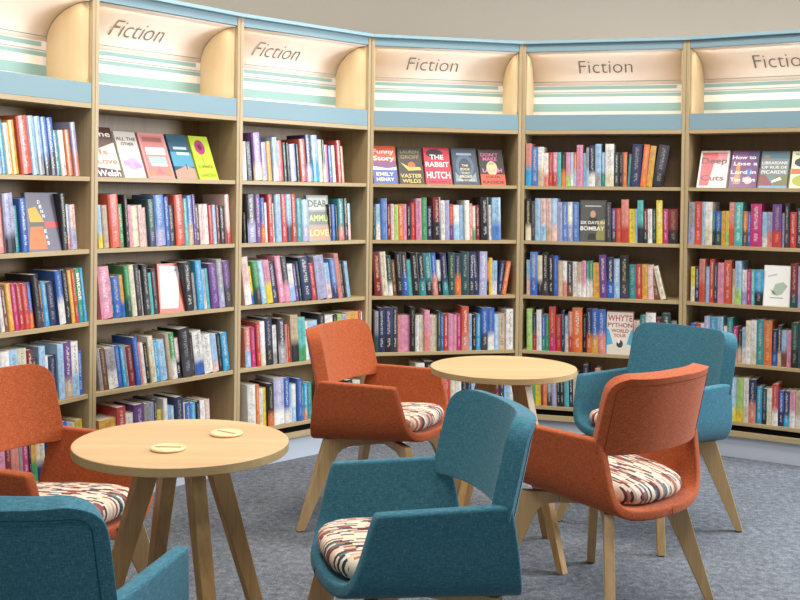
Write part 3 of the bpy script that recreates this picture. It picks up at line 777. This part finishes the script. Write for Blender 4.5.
# ---- face-out covers: background, then printed shapes and words (0..1 across, 0..1 up)
FACES = {
 0: ('6E6A78', [('poly', [(.02, .04), (.55, .04), (.46, .42), (.10, .42)], 'D9743C'), ('poly', [(.10, .50), (.5, .50), (.28, .76), (.05, .72)], 'E5A23E'), ('rect', .05, .42, .95, .50, '5E6152'),
                ('rect', .52, .40, .97, .50, 'C9524E'), ('text', 'D', .38, .84, .07, 'F0ECE6'), ('text', 'I', .42, .76, .07, 'F0ECE6'), ('text', 'N', .46, .68, .07, 'F0ECE6'), ('text', 'N', .50, .60, .07, 'F0ECE6'),
                ('text', 'E', .53, .34, .07, 'F0ECE6'), ('text', 'R', .56, .24, .07, 'F0ECE6'), ('text', 'S', .59, .14, .07, 'F0ECE6')],
     'face-out grey book with an orange sunset cover, second shelf, leftmost bay'),
 1: ('D9CFC6', [('rect', 0, .82, 1, 1, '4A2620'), ('poly', [(0, .5), (1, .7), (1, .82), (0, .82)], '5A3B33'), ('text', 'ine', .66, .86, .13, 'E8E4DE'), ('text', 'Is', .5, .50, .12, 'E2713A'), ('text', 'Love', .56, .32, .14, 'E2713A'),
                ('poly', [(0, 0), (1, 0), (1, .14), (0, .2)], '4C3A36'), ('text', 'Welsh', .55, .08, .15, 'F0ECE8')],
     'face-out book with orange Love lettering, at left end of second bay\'s top shelf'),
 2: ('CFC8BF', [('text', 'ALL THE', .50, .84, .09, '1F1A1A'), ('text', 'OTHER', .52, .73, .08, '1F1A1A'), ('ell', .55, .30, .30, .13, 'B89BC8'), ('poly', [(.1, .38), (.4, .34), (.38, .24), (.14, .26)], 'B08FC2'), ('poly', [(.6, .2), (.95, .22), (.9, .3), (.6, .34)], 'A98BBE')],
     'face-out pale grey book lettered ALL THE OTHER over a lilac hand'),
 3: ('CF8F8B', [('rect', .08, .06, .92, .94, 'C37D79'), ('rect', .14, .80, .86, .90, '9E5956'), ('rect', .16, .52, .88, .68, 'E8DDD8'), ('rect', .2, .34, .85, .48, '9FB5B3'), ('rect', .24, .27, .84, .33, 'ECE4DE'),  # pale bands are white glare put into the cover colours
                ('ell', .2, .12, .08, .05, 'E08A4A'), ('ell', .82, .12, .08, .05, 'E08A4A'), ('poly', [(.35, .1), (.5, .26), (.65, .1)], 'B86F6C')],
     'face-out dusty pink book with a pale band, middle of second bay\'s top shelf'),
 4: ('2B5468', [('rect', 0, .28, 1, .60, '4F94B0'), ('poly', [(0, 0), (1, 0), (1, .24), (.6, .30), (0, .18)], 'B08E7E'), ('rect', .2, .66, .85, .72, 'A9C6CE'), ('rect', .3, .54, .9, .6, 'C9DDE0'), ('rect', .6, .22, .64, .34, '3A3438')],
     'face-out dark blue seascape book, beside the lime green cover'),
 5: ('B5CB38', [('ell', .46, .74, .26, .17, 'A8356E'), ('ell', .46, .74, .10, .07, '5E1D40'), ('rect', .44, .34, .48, .58, '7C9A34'), ('text', 'SUMMER', .5, .30, .09, '7E9430'), ('text', 'GARDEN', .5, .10, .09, '7E9430')],
     'face-out lime green book with a round magenta flower'),
 6: ('C9654F', [('poly', [(.05, .10), (.72, .08), (.86, .93), (.10, .96)], 'EEEDEE'), ('poly', [(.06, .12), (.3, .12), (.2, .6), (.08, .6)], 'E8C9B4'), ('poly', [(.4, .78), (.75, .84), (.74, .88), (.4, .82)], 'A8A8BA'), ('ell', .45, .4, .2, .12, 'CAD0DC')],
     'face-out book with a glossy white cover edged in orange-red, second bay'),
 7: ('8B8A88', [('rect', .08, .68, .92, .95, 'B5B7AE'), ('text', 'DEAR', .5, .82, .17, '3E4A38'), ('rect', .06, .36, .94, .64, '6B6E64'), ('text', 'AMMU', .5, .50, .17, 'C7CC7A'), ('rect', .06, .05, .94, .32, 'D98256'), ('text', 'LOVE', .5, .18, .17, 'E9D27A')],
     'face-out grey book with three bands of big letters, third bay'),
 8: ('D2593A', [('rect', 0, .40, 1, .60, '7E4E77'), ('rect', 0, .0, 1, .36, '4D63A8'), ('poly', [(0, .36), (1, .36), (1, .44), (.6, .40), (0, .46)], 'E6DDE4'), ('text', 'Funny', .46, .83, .15, 'F6E9E2'), ('text', 'Story', .42, .65, .15, 'F6E9E2'),
                ('text', 'EMILY', .5, .25, .11, 'F2E7A6'), ('text', 'HENRY', .5, .11, .11, 'F2E7A6')],
     'face-out orange and blue book lettered Funny Story'),
 9: ('3A352F', [('text', 'LAUREN', .5, .87, .10, '8F7E4A'), ('text', 'GROFF', .5, .73, .12, '8F7E4A'), ('ell', .55, .50, .16, .10, 'D0642E'), ('poly', [(.1, .58), (.45, .46), (.9, .46), (.95, .38), (.4, .36)], 'DDB65A'),
                ('text', 'VASTER', .5, .22, .13, 'D8C268'), ('text', 'WILDS', .5, .08, .12, 'D8C268')],
     'face-out dark book lettered VASTER WILDS in gold'),
 10: ('C52C45', [('ell', .42, .84, .32, .12, '3A1C24'), ('text', 'THE', .5, .74, .15, 'F2ECE6'), ('text', 'RABBIT', .5, .54, .16, 'F2ECE6'), ('text', 'HUTCH', .52, .25, .22, 'F2ECE6'), ('text', 'TESS GUNTY', .52, .06, .07, '5A1522')],
     'face-out red book lettered THE RABBIT HUTCH'),
 11: ('35414F', [('rect', .06, .04, .94, .96, '3E4C5C'), ('ell', .5, .5, .36, .33, '586C80'), ('ell', .5, .5, .24, .22, '3A4858'), ('poly', [(.08, .08), (.4, .10), (.1, .34)], '8794A4'), ('poly', [(.92, .08), (.6, .10), (.9, .34)], '8794A4'), ('text', 'THE', .5, .52, .07, 'E2D3A0'), ('text', 'BOOK', .5, .42, .08, 'E2D3A0'),
                 ('text', 'THAT', .5, .32, .07, 'E2D3A0'), ('text', 'BROKE', .5, .22, .08, 'E2D3A0'), ('text', 'THE WORLD', .5, .12, .06, 'E2D3A0'), ('rect', .2, .80, .8, .86, '9AA6B4')],
     'face-out slate blue book with an ornate pattern, fourth bay\'s top shelf'),
 12: ('33332C', [('text', "DON'T", .45, .85, .12, 'D86A9C'), ('text', 'MAKE', .45, .73, .12, 'D86A9C'), ('ell', .50, .47, .22, .20, 'E6C98A'), ('text', 'ME', .5, .6, .09, 'D86A9C'), ('text', 'LAUGH', .5, .41, .13, 'E888B2'), ('rect', 0, 0, 1, .30, 'CF5638'), ('text', 'JULIA', .5, .22, .10, '32201C'), ('text', 'RAESIDE', .5, .08, .10, '32201C')],
     'face-out dark book lettered DON\'T MAKE ME LAUGH'),
 13: ('45453F', [('rect', .05, .02, .95, .96, '50514A'), ('poly', [(.62, .05), (.95, .05), (.95, .55), (.7, .5)], '8C8A4C'), ('ell', .50, .66, .10, .09, 'C49A7C'), ('poly', [(.36, .58), (.64, .58), (.7, .3), (.3, .3)], '33342F'), ('rect', .2, .84, .8, .87, 'B9B7AA'),
                 ('text', 'SIX DAYS IN', .48, .46, .09, 'EFE9DC'), ('text', 'BOMBAY', .48, .32, .12, 'EFE9DC'), ('poly', [(.3, .05), (.65, .05), (.6, .2), (.35, .2)], '2B2B27')],
     'face-out dark olive book lettered SIX DAYS IN BOMBAY'),
 14: ('D8D1C3', [('poly', [(0, .6), (.1, .55), (.36, .02), (.0, .02)], '4FA0C4'), ('poly', [(1, .6), (.9, .55), (.64, .02), (1, .02)], '4FA0C4'), ('poly', [(.03, .02), (.97, .02), (.97, .20), (.6, .26), (.4, .26), (.03, .2)], 'CFC8BA'), ('rect', 0, .97, 1, 1, '9C3B38'), ('rect', .97, 0, 1, 1, '9C3B38'),
                 ('text', 'WHYTE', .5, .83, .17, 'A83A38'), ('text', 'PYTHON', .5, .67, .12, 'A83A38'), ('text', 'WORLD', .5, .54, .10, 'A83A38'), ('text', 'TOUR', .5, .43, .09, 'A83A38'), ('ell', .5, .24, .12, .09, '3A3336'), ('ell', .46, .3, .05, .05, 'E6DDD0')],
     'face-out book lettered WHYTE PYTHON WORLD TOUR on red, white and blue cover'),
 15: ('E9E0DC', [('rect', .07, .05, .93, .95, 'CC3B3C'), ('poly', [(.38, .05), (.93, .05), (.93, .72), (.5, .66)], 'EBC6C6'), ('poly', [(.6, .72), (.93, .72), (.93, .95), (.6, .95)], 'D67A82'), ('text', 'Deep', .5, .70, .20, '241A1C'), ('text', 'Cuts', .5, .26, .18, '3A1C20')],
     'face-out red and white book with black lettering, left end of rightmost top shelf'),
 16: ('6C3A72', [('poly', [(.15, .1), (.4, .1), (.34, .7), (.24, .7)], 'DB8746'), ('poly', [(.6, .9), (1, .6), (1, 1), (.6, 1)], '42336A'), ('ell', .70, .42, .12, .10, '3F6CB0'), ('ell', .68, .2, .14, .10, 'E0B79C'), ('text', 'How to', .42, .82, .12, 'F5EDF2'), ('text', 'Lose a', .64, .65, .12, 'F5EDF2'), ('text', 'Lord in', .36, .42, .12, 'F5EDF2'), ('text', 'Ten Days', .5, .20, .13, 'F5EDF2')],
     'face-out purple book lettered How to Lose a Lord in Ten Days'),
 17: ('6F8187', [('rect', 0, .80, 1, 1, '3E6A78'), ('rect', 0, .0, 1, .06, '7EA2D0'), ('poly', [(0, .06), (.5, .06), (.2, .36), (0, .36)], '8A4B46'), ('poly', [(.5, .06), (1, .06), (1, .34), (.6, .34)], '76764A'), ('poly', [(.45, .14), (.8, .22), (.74, .30), (.45, .2)], 'E6E4DA'), ('text', 'LIBRARIANS', .5, .68, .10, 'EFE3D4'),
                 ('text', 'OF RUE DE', .5, .56, .09, 'EFE3D4'), ('text', 'PICARDIE', .5, .43, .11, 'EFE3D4'), ('ell', .2, .85, .12, .05, '8C6A5C')],
     'face-out slate and rust book lettered LIBRARIANS OF RUE DE PICARDIE'),
 18: ('E4E2C4', [('text', 'SEASCRAPER', .5, .92, .06, '33332E'), ('ell', .45, .70, .34, .13, '26282A'), ('rect', .02, .38, .98, .52, 'DC6B3C'), ('ell', .5, .20, .42, .16, 'AEB24A'), ('ell', .6, .58, .2, .06, 'B23A30')],
     'face-out cream book with green and red fruit shapes, cut by right picture edge'),
 19: ('E2E0DA', [('rect', .04, .03, .96, .97, 'EDECE7'), ('poly', [(.3, .3), (.45, .55), (.75, .6), (.9, .5), (.7, .3), (.5, .26)], 'A9BCA6'), ('poly', [(.25, .42), (.4, .36), (.5, .28), (.35, .34)], '4A4C4A'), ('poly', [(.15, .74), (.5, .80), (.5, .76), (.15, .71)], 'BDBCB6'), ('rect', .25, .2, .75, .22, '8B8E88')],
     'face-out white book with a grey-green bird on it, rightmost bay'),
}

def face_book(idx, bay, shelf, px0, px1, py_top, tilt):
    d = 0.022
    A, B, L, ang = cases[bay]
    z0 = SH[shelf]
    t0 = on_bay(bay, px0, z0, d); t1 = on_bay(bay, px1, z0, d)
    if bay == 3 or shelf == 0: t1 -= 0.010
    t0 = max(t0, TH + 0.010)
    if t1 > L - TH - .004 : t1 = L - TH - .004
    w_ = t1 - t0 - 0.003
    # the top edge lies behind the foot of a leaning cover
    h_ = 0.2
    for _ in range(6):
        dz = top_z(bay, t0, d + h_ * sin(tilt), py_top) - z0
        h_ = dz / cos(tilt)
    bg, art, lab = FACES[idx]
    th = 0.022
    r = empty('book', (0, 0, 0), 0)
    r.matrix_world = (Matrix.Translation((A.x + cos(ang) * t0 - sin(ang) * d, A.y + sin(ang) * t0 + cos(ang) * d, z0 + 0.0006))
                      @ Matrix.Rotation(ang, 4, 'Z') @ Matrix.Rotation(-tilt, 4, 'X'))
    tag(r, lab, 'book', 'face-out books on the shelves')
    # jacket boards with their printed shapes
    v = MB(); v.box(0, 0, 0, w_, 0.002, h_); v.box(0, th - .002, 0, w_, th, h_); v.box(0, 0, 0, 0.002, th, h_)
    cols = [bg] * len(v.f)
    lay = -0.0002
    for a in art:
        if a[0] == 'text': continue
        lay -= 0.00004
        if a[0] == 'rect': P_ = [(a[1], a[2]), (a[3], a[2]), (a[3], a[4]), (a[1], a[4])]; hx = a[5]
        elif a[0] == 'poly': P_ = a[1]; hx = a[2]
        else: P_ = [(a[1] + a[3] * cos(k * pi / 12), a[2] + a[4] * sin(k * pi / 12)) for k in range(24)]; hx = a[5]
        b_ = len(v.v); v.v += [(min(1, max(0, p[0])) * w_, lay, min(1, max(0, p[1])) * h_) for p in P_]
        v.f.append(list(range(b_, b_ + len(P_)))); v.fm.append(0); cols.append(hx)
    me = bpy.data.meshes.new('cover'); me.from_pydata(v.v, [], v.f); me.materials.append(M['art'])
    ca = me.color_attributes.new('col', 'FLOAT_COLOR', 'CORNER'); data = []
    for p, cc in zip(me.polygons, cols): data += list(lin(cc)) * p.loop_total
    ca.data.foreach_set('color', data)
    cov = bpy.data.objects.new('cover', me); COL.objects.link(cov); cov.parent = r
    b = MB(); b.box(.0025, .0025, .003, w_ - .003, th - .0025, h_ - .003); b.build('pages', M['pages'], r)
    for (_, s_, cx, cy, hh, col) in [a for a in art if a[0] == 'text']:
        asp = min(0.90, 0.78 * len(s_) * hh * h_ / w_)
        cx = min(max(cx, .04 + asp / 2), .96 - asp / 2)
        desc = 1.25 if any(ch in s_ for ch in 'gypj') else 1.0
        tv, tf = text_geo(s_, width=asp * w_, height=hh * h_ * .84 * desc, thin=0.018)
        me = bpy.data.meshes.new('title'); me.from_pydata([(x + cx * w_, lay - .0003, y + cy * h_) for x, y in tv], [], tf); me.materials.append(M['art'])
        ca = me.color_attributes.new('col', 'FLOAT_COLOR', 'CORNER')
        ca.data.foreach_set('color', list(lin(col)) * sum(p.loop_total for p in me.polygons))
        o = bpy.data.objects.new('title', me); COL.objects.link(o); o.parent = r
    return t0, t1

SPINE = {(0, 2, 'g'): ('BRIDGE', 'F4F2EC')}
books = []
rng = random.Random(5)
for (bay, shelf, ox, oy, zm, lean, txt) in ROWS:
    A, B, L, ang = cases[bay]
    lean = lean * (1.75, 1.45, 1.25, 1.1, 1, 1)[bay] - 0.008
    toks = txt.split(); end = float(toks[-1])
    items = []
    for tk in toks[:-1]:
        p = tk.split(','); items.append((float(p[0]), float(p[1]), p[2], float(p[3]) if len(p) > 3 else lean))
    row = []
    for i, (x, yt, c, ln) in enumerate(items):
        x1 = items[i + 1][0] if i + 1 < len(items) else end
        px0, px1, py = ox + x / zm, ox + x1 / zm, oy + yt / zm
        if c.startswith('FACE'):
            face_book(int(c[4:]), bay, shelf, px0, px1, py, radians(24) if shelf == 0 else radians(7))
            row.append(None); continue
        cs = c.split('/')
        d = 0.016
        z0 = SH[shelf]
        t0 = on_bay(bay, px0, z0, d); t1 = on_bay(bay, px1, z0, d)
        t0 = max(t0, TH + 0.002); t1 = min(t1, L - TH - 0.002)
        w_ = (t1 - t0) * cos(ln) - 0.0008
        if w_ < 0.004: row.append(None); continue
        zt = top_z(bay, (t0 + t1) / 2, d, py)
        h_ = max(0.14, (zt - z0) / cos(ln) - abs(sin(ln)) * w_)
        if h_ > 0.305: h_ = 0.305
        row.append(dict(bay=bay, shelf=shelf, t=t0, t1=t1, w=w_, h=h_, lean=ln, cs=cs, d=d, z=z0))
    # keep leaning tops inside the bay
    first = next((q for q in row if q), None)
    if first and first['lean'] < 0:
        lim = TH + 0.002 + first['h'] * sin(-first['lean'])
        if first['t'] < lim:          # the first few straighten up against the side
            for q in row:
                if q is None: break
                room = q['t'] - (TH + 0.002)
                mx = -math.asin(max(0.0, min(1.0, room / q['h'])))
                if q['lean'] < mx: q['lean'] = mx
                else: break
    last = [q for q in row if q][-1] if any(row) else None
    names = [None if q is None else CN[q['cs'][0]] for q in row]
    for i, q in enumerate(row):
        if q is None: continue
        q['i'] = i; q['names'] = names
        books.append(q)

for q in books:
    A, B, L, ang = cases[q['bay']]
    tall = q['h'] > 0.222
    if tall: q['d'] = 0.010
    else: q['d'] = 0.018 + rng.random() * 0.006
    dep = 0.158 if tall else 0.130
    dep += rng.uniform(-.004, .006)
    c1 = lin(CC[q['cs'][0]]); c2 = lin(CC[q['cs'][1]]) if len(q['cs']) > 1 else c1
    jt = rng.uniform(.9, 1.08)
    c1 = tuple(min(1, (c * .90 + .10 * (sum(c1[:3]) / 3 * .9 + .02)) * jt) for c in c1[:3]) + (1,); c2 = tuple(min(1, c * jt) for c in c2[:3]) + (1,)
    ikc = rng.choice(['F2EEE4', 'F2EEE4', 'E9D9A0', 'EFE6D8']) if q['cs'][0] in DARK else rng.choice(['2A2A33', '6B2B33', '2B3F66', 'F6F2EA'])
    ik = lin(ikc)[:3] + (rng.uniform(.2, .6),)
    sp = rng.uniform(.28, .48)
    sd = rng.random()
    v, f, cl, uvs, tt, bu = book_mesh(q['w'], q['h'], dep, c1, c2, sp, ik, 1, 1 + int(sd * 40))
    me = bpy.data.meshes.new('book'); me.from_pydata(v, [], f); me.materials.append(M['book'])
    inks = [ik if k < 12 else (0, 0, 0, 0) for k in range(len(f))]
    fill(me, cl, uvs, inks, True)
    o = bpy.data.objects.new('book', me); COL.objects.link(o)
    lift = 0.0
    ln = q['lean']
    # pivot on the lower corner so that nothing sinks into the shelf
    px_ = q['t']; 
    o.matrix_world = Matrix.Translation((A.x + cos(ang) * px_ - sin(ang) * q['d'], A.y + sin(ang) * px_ + cos(ang) * q['d'],
                      q['z'] + 0.0006 + (q['w'] * sin(ln) if ln > 0 else 0))) @ Matrix.Rotation(ang, 4, 'Z') @ Matrix.Rotation(ln, 4, 'Y')
    b = MB(); b.box(tt, bu + .002, .003, q['w'] - tt, dep - .004, q['h'] - .003)
    pg = b.build('pages', M['pages'], o)
    q['o'] = o; q['pg'] = pg
    key = (q['bay'], q['shelf'], q['cs'][0])
    if key in SPINE and q['h'] > .2 and q['i'] > 10:
        s_, hc = SPINE[key]
        tv, tf = text_geo(s_, width=q['h'] * .50, height=q['w'] * .62, thin=.02)
        b = MB(); b.v = [(q['w'] / 2 + y, -.0008, q['h'] * .66 - x) for x, y in tv]; b.f = tf; b.fm = [0] * len(tf)
        tb = b.build('spine_lettering', M['panel'], o)

# how large each book shows in the photograph: rays from the camera to its spine
bpy.context.view_layer.update()
dg = bpy.context.evaluated_depsgraph_get(); dg.update()
eye = Vector((0, 0, EYE))
for q in books:
    mw = q['o'].matrix_world
    seen = 0; tot = 0
    for fx in (.2, .5, .8):
        for fz in (.06, .2, .35, .5, .65, .8, .94):
            P_ = mw @ Vector((fx * q['w'], -0.0005, fz * q['h']))
            sx, sy = proj(*P_); tot += 1
            if not (0 <= sx < 800 and 0 <= sy < 600): continue
            dr = P_ - eye; ds = dr.length
            hit, loc, nr, ix, ob, mx = S.ray_cast(dg, eye, dr.normalized(), distance=ds - 0.004)
            if not hit: seen += 1
    a0 = proj(*(mw @ Vector((0, 0, 0)))); a1 = proj(*(mw @ Vector((q['w'], 0, 0)))); a2 = proj(*(mw @ Vector((0, 0, q['h']))))
    q['score'] = seen / tot * abs(a1[0] - a0[0]) * abs(a2[1] - a0[1])
gone = [q for q in books if q['score'] <= 0]
for q in gone:
    bpy.data.objects.remove(q['pg']); bpy.data.objects.remove(q['o'])
books = [q for q in books if q['score'] > 0]
books.sort(key=lambda q: -q['score'])
KEEP = 300 - len(FACES)
things, rest = books[:KEEP], books[KEEP:]

seen_l = {}
def size_word(q):
    a = 'tall' if q['h'] > .235 else ('small' if q['h'] < .198 else '')
    return a
def nm(q):
    n = CN[q['cs'][0]]
    if len(q['cs']) > 1 and CN[q['cs'][1]] != n: n += ' and ' + CN[q['cs'][1]]
    return n
cand = {}
for q in books:
    L_ = q['names'][q['i'] - 1] if q['i'] > 0 else None
    R_ = q['names'][q['i'] + 1] if q['i'] + 1 < len(q['names']) else None
    if L_ and R_ and L_ != R_: nb = 'between %s and %s' % (L_, R_)
    elif L_ and R_: nb = 'between two %s ones' % L_
    elif L_: nb = 'right of the %s one' % L_
    elif R_: nb = 'left of the %s one' % R_
    else: nb = 'standing alone'
    q['lab'] = ('%s %s book %s, %s, %s' % (size_word(q), nm(q), nb, SHN[q['shelf']], BAYX[q['bay']].replace(' from left', ''))).strip()
    cand[q['lab']] = cand.get(q['lab'], 0) + 1
for q in books:
    if cand[q['lab']] > 1 or len(q['lab'].split()) > 16:
        q['lab'] = ('%s book, %s from left on %s, %s' % (CN[q['cs'][0]], ORD[min(q['i'], 29)], SHN[q['shelf']], BAYX[q['bay']].replace(' from left', ''))).strip()
for q in things:
    tag(q['o'], q['lab'], 'book', 'books spine-out on the shelves')

# the smallest-showing remainder as one object
bpy.context.view_layer.update()
V, Fc, C1, C2, UV, MI = [], [], [], [], [], []
for q in rest:
    for ob, mi in ((q['o'], 0), (q['pg'], 1)):
        me = ob.data; mw = ob.matrix_world; b_ = len(V)
        V += [tuple(mw @ v.co) for v in me.vertices]
        ca = me.color_attributes.get('col'); ci = me.color_attributes.get('ink'); uv = me.uv_layers.get('spine')
        for p in me.polygons:
            Fc.append([b_ + i for i in p.vertices]); MI.append(mi)
            for li in p.loop_indices:
                C1 += list(ca.data[li].color) if ca else [1, 1, 1, 1]
                C2 += list(ci.data[li].color) if ci else [0, 0, 0, 0]
                UV += list(uv.data[li].uv) if uv else [0, 0]
for q in rest:
    for ch in list(q['o'].children): bpy.data.objects.remove(ch)
    bpy.data.objects.remove(q['o'])
me = bpy.data.meshes.new('books'); me.from_pydata(V, [], Fc); me.materials.append(M['book']); me.materials.append(M['pages'])
me.polygons.foreach_set('material_index', MI)
me.color_attributes.new('col', 'FLOAT_COLOR', 'CORNER').data.foreach_set('color', C1)
me.color_attributes.new('ink', 'FLOAT_COLOR', 'CORNER').data.foreach_set('color', C2)
me.uv_layers.new(name='spine').data.foreach_set('uv', UV)
o = bpy.data.objects.new('books', me); COL.objects.link(o)
tag(o, 'thin and half hidden books filling the gaps in the shelf rows', 'books', kind='stuff')
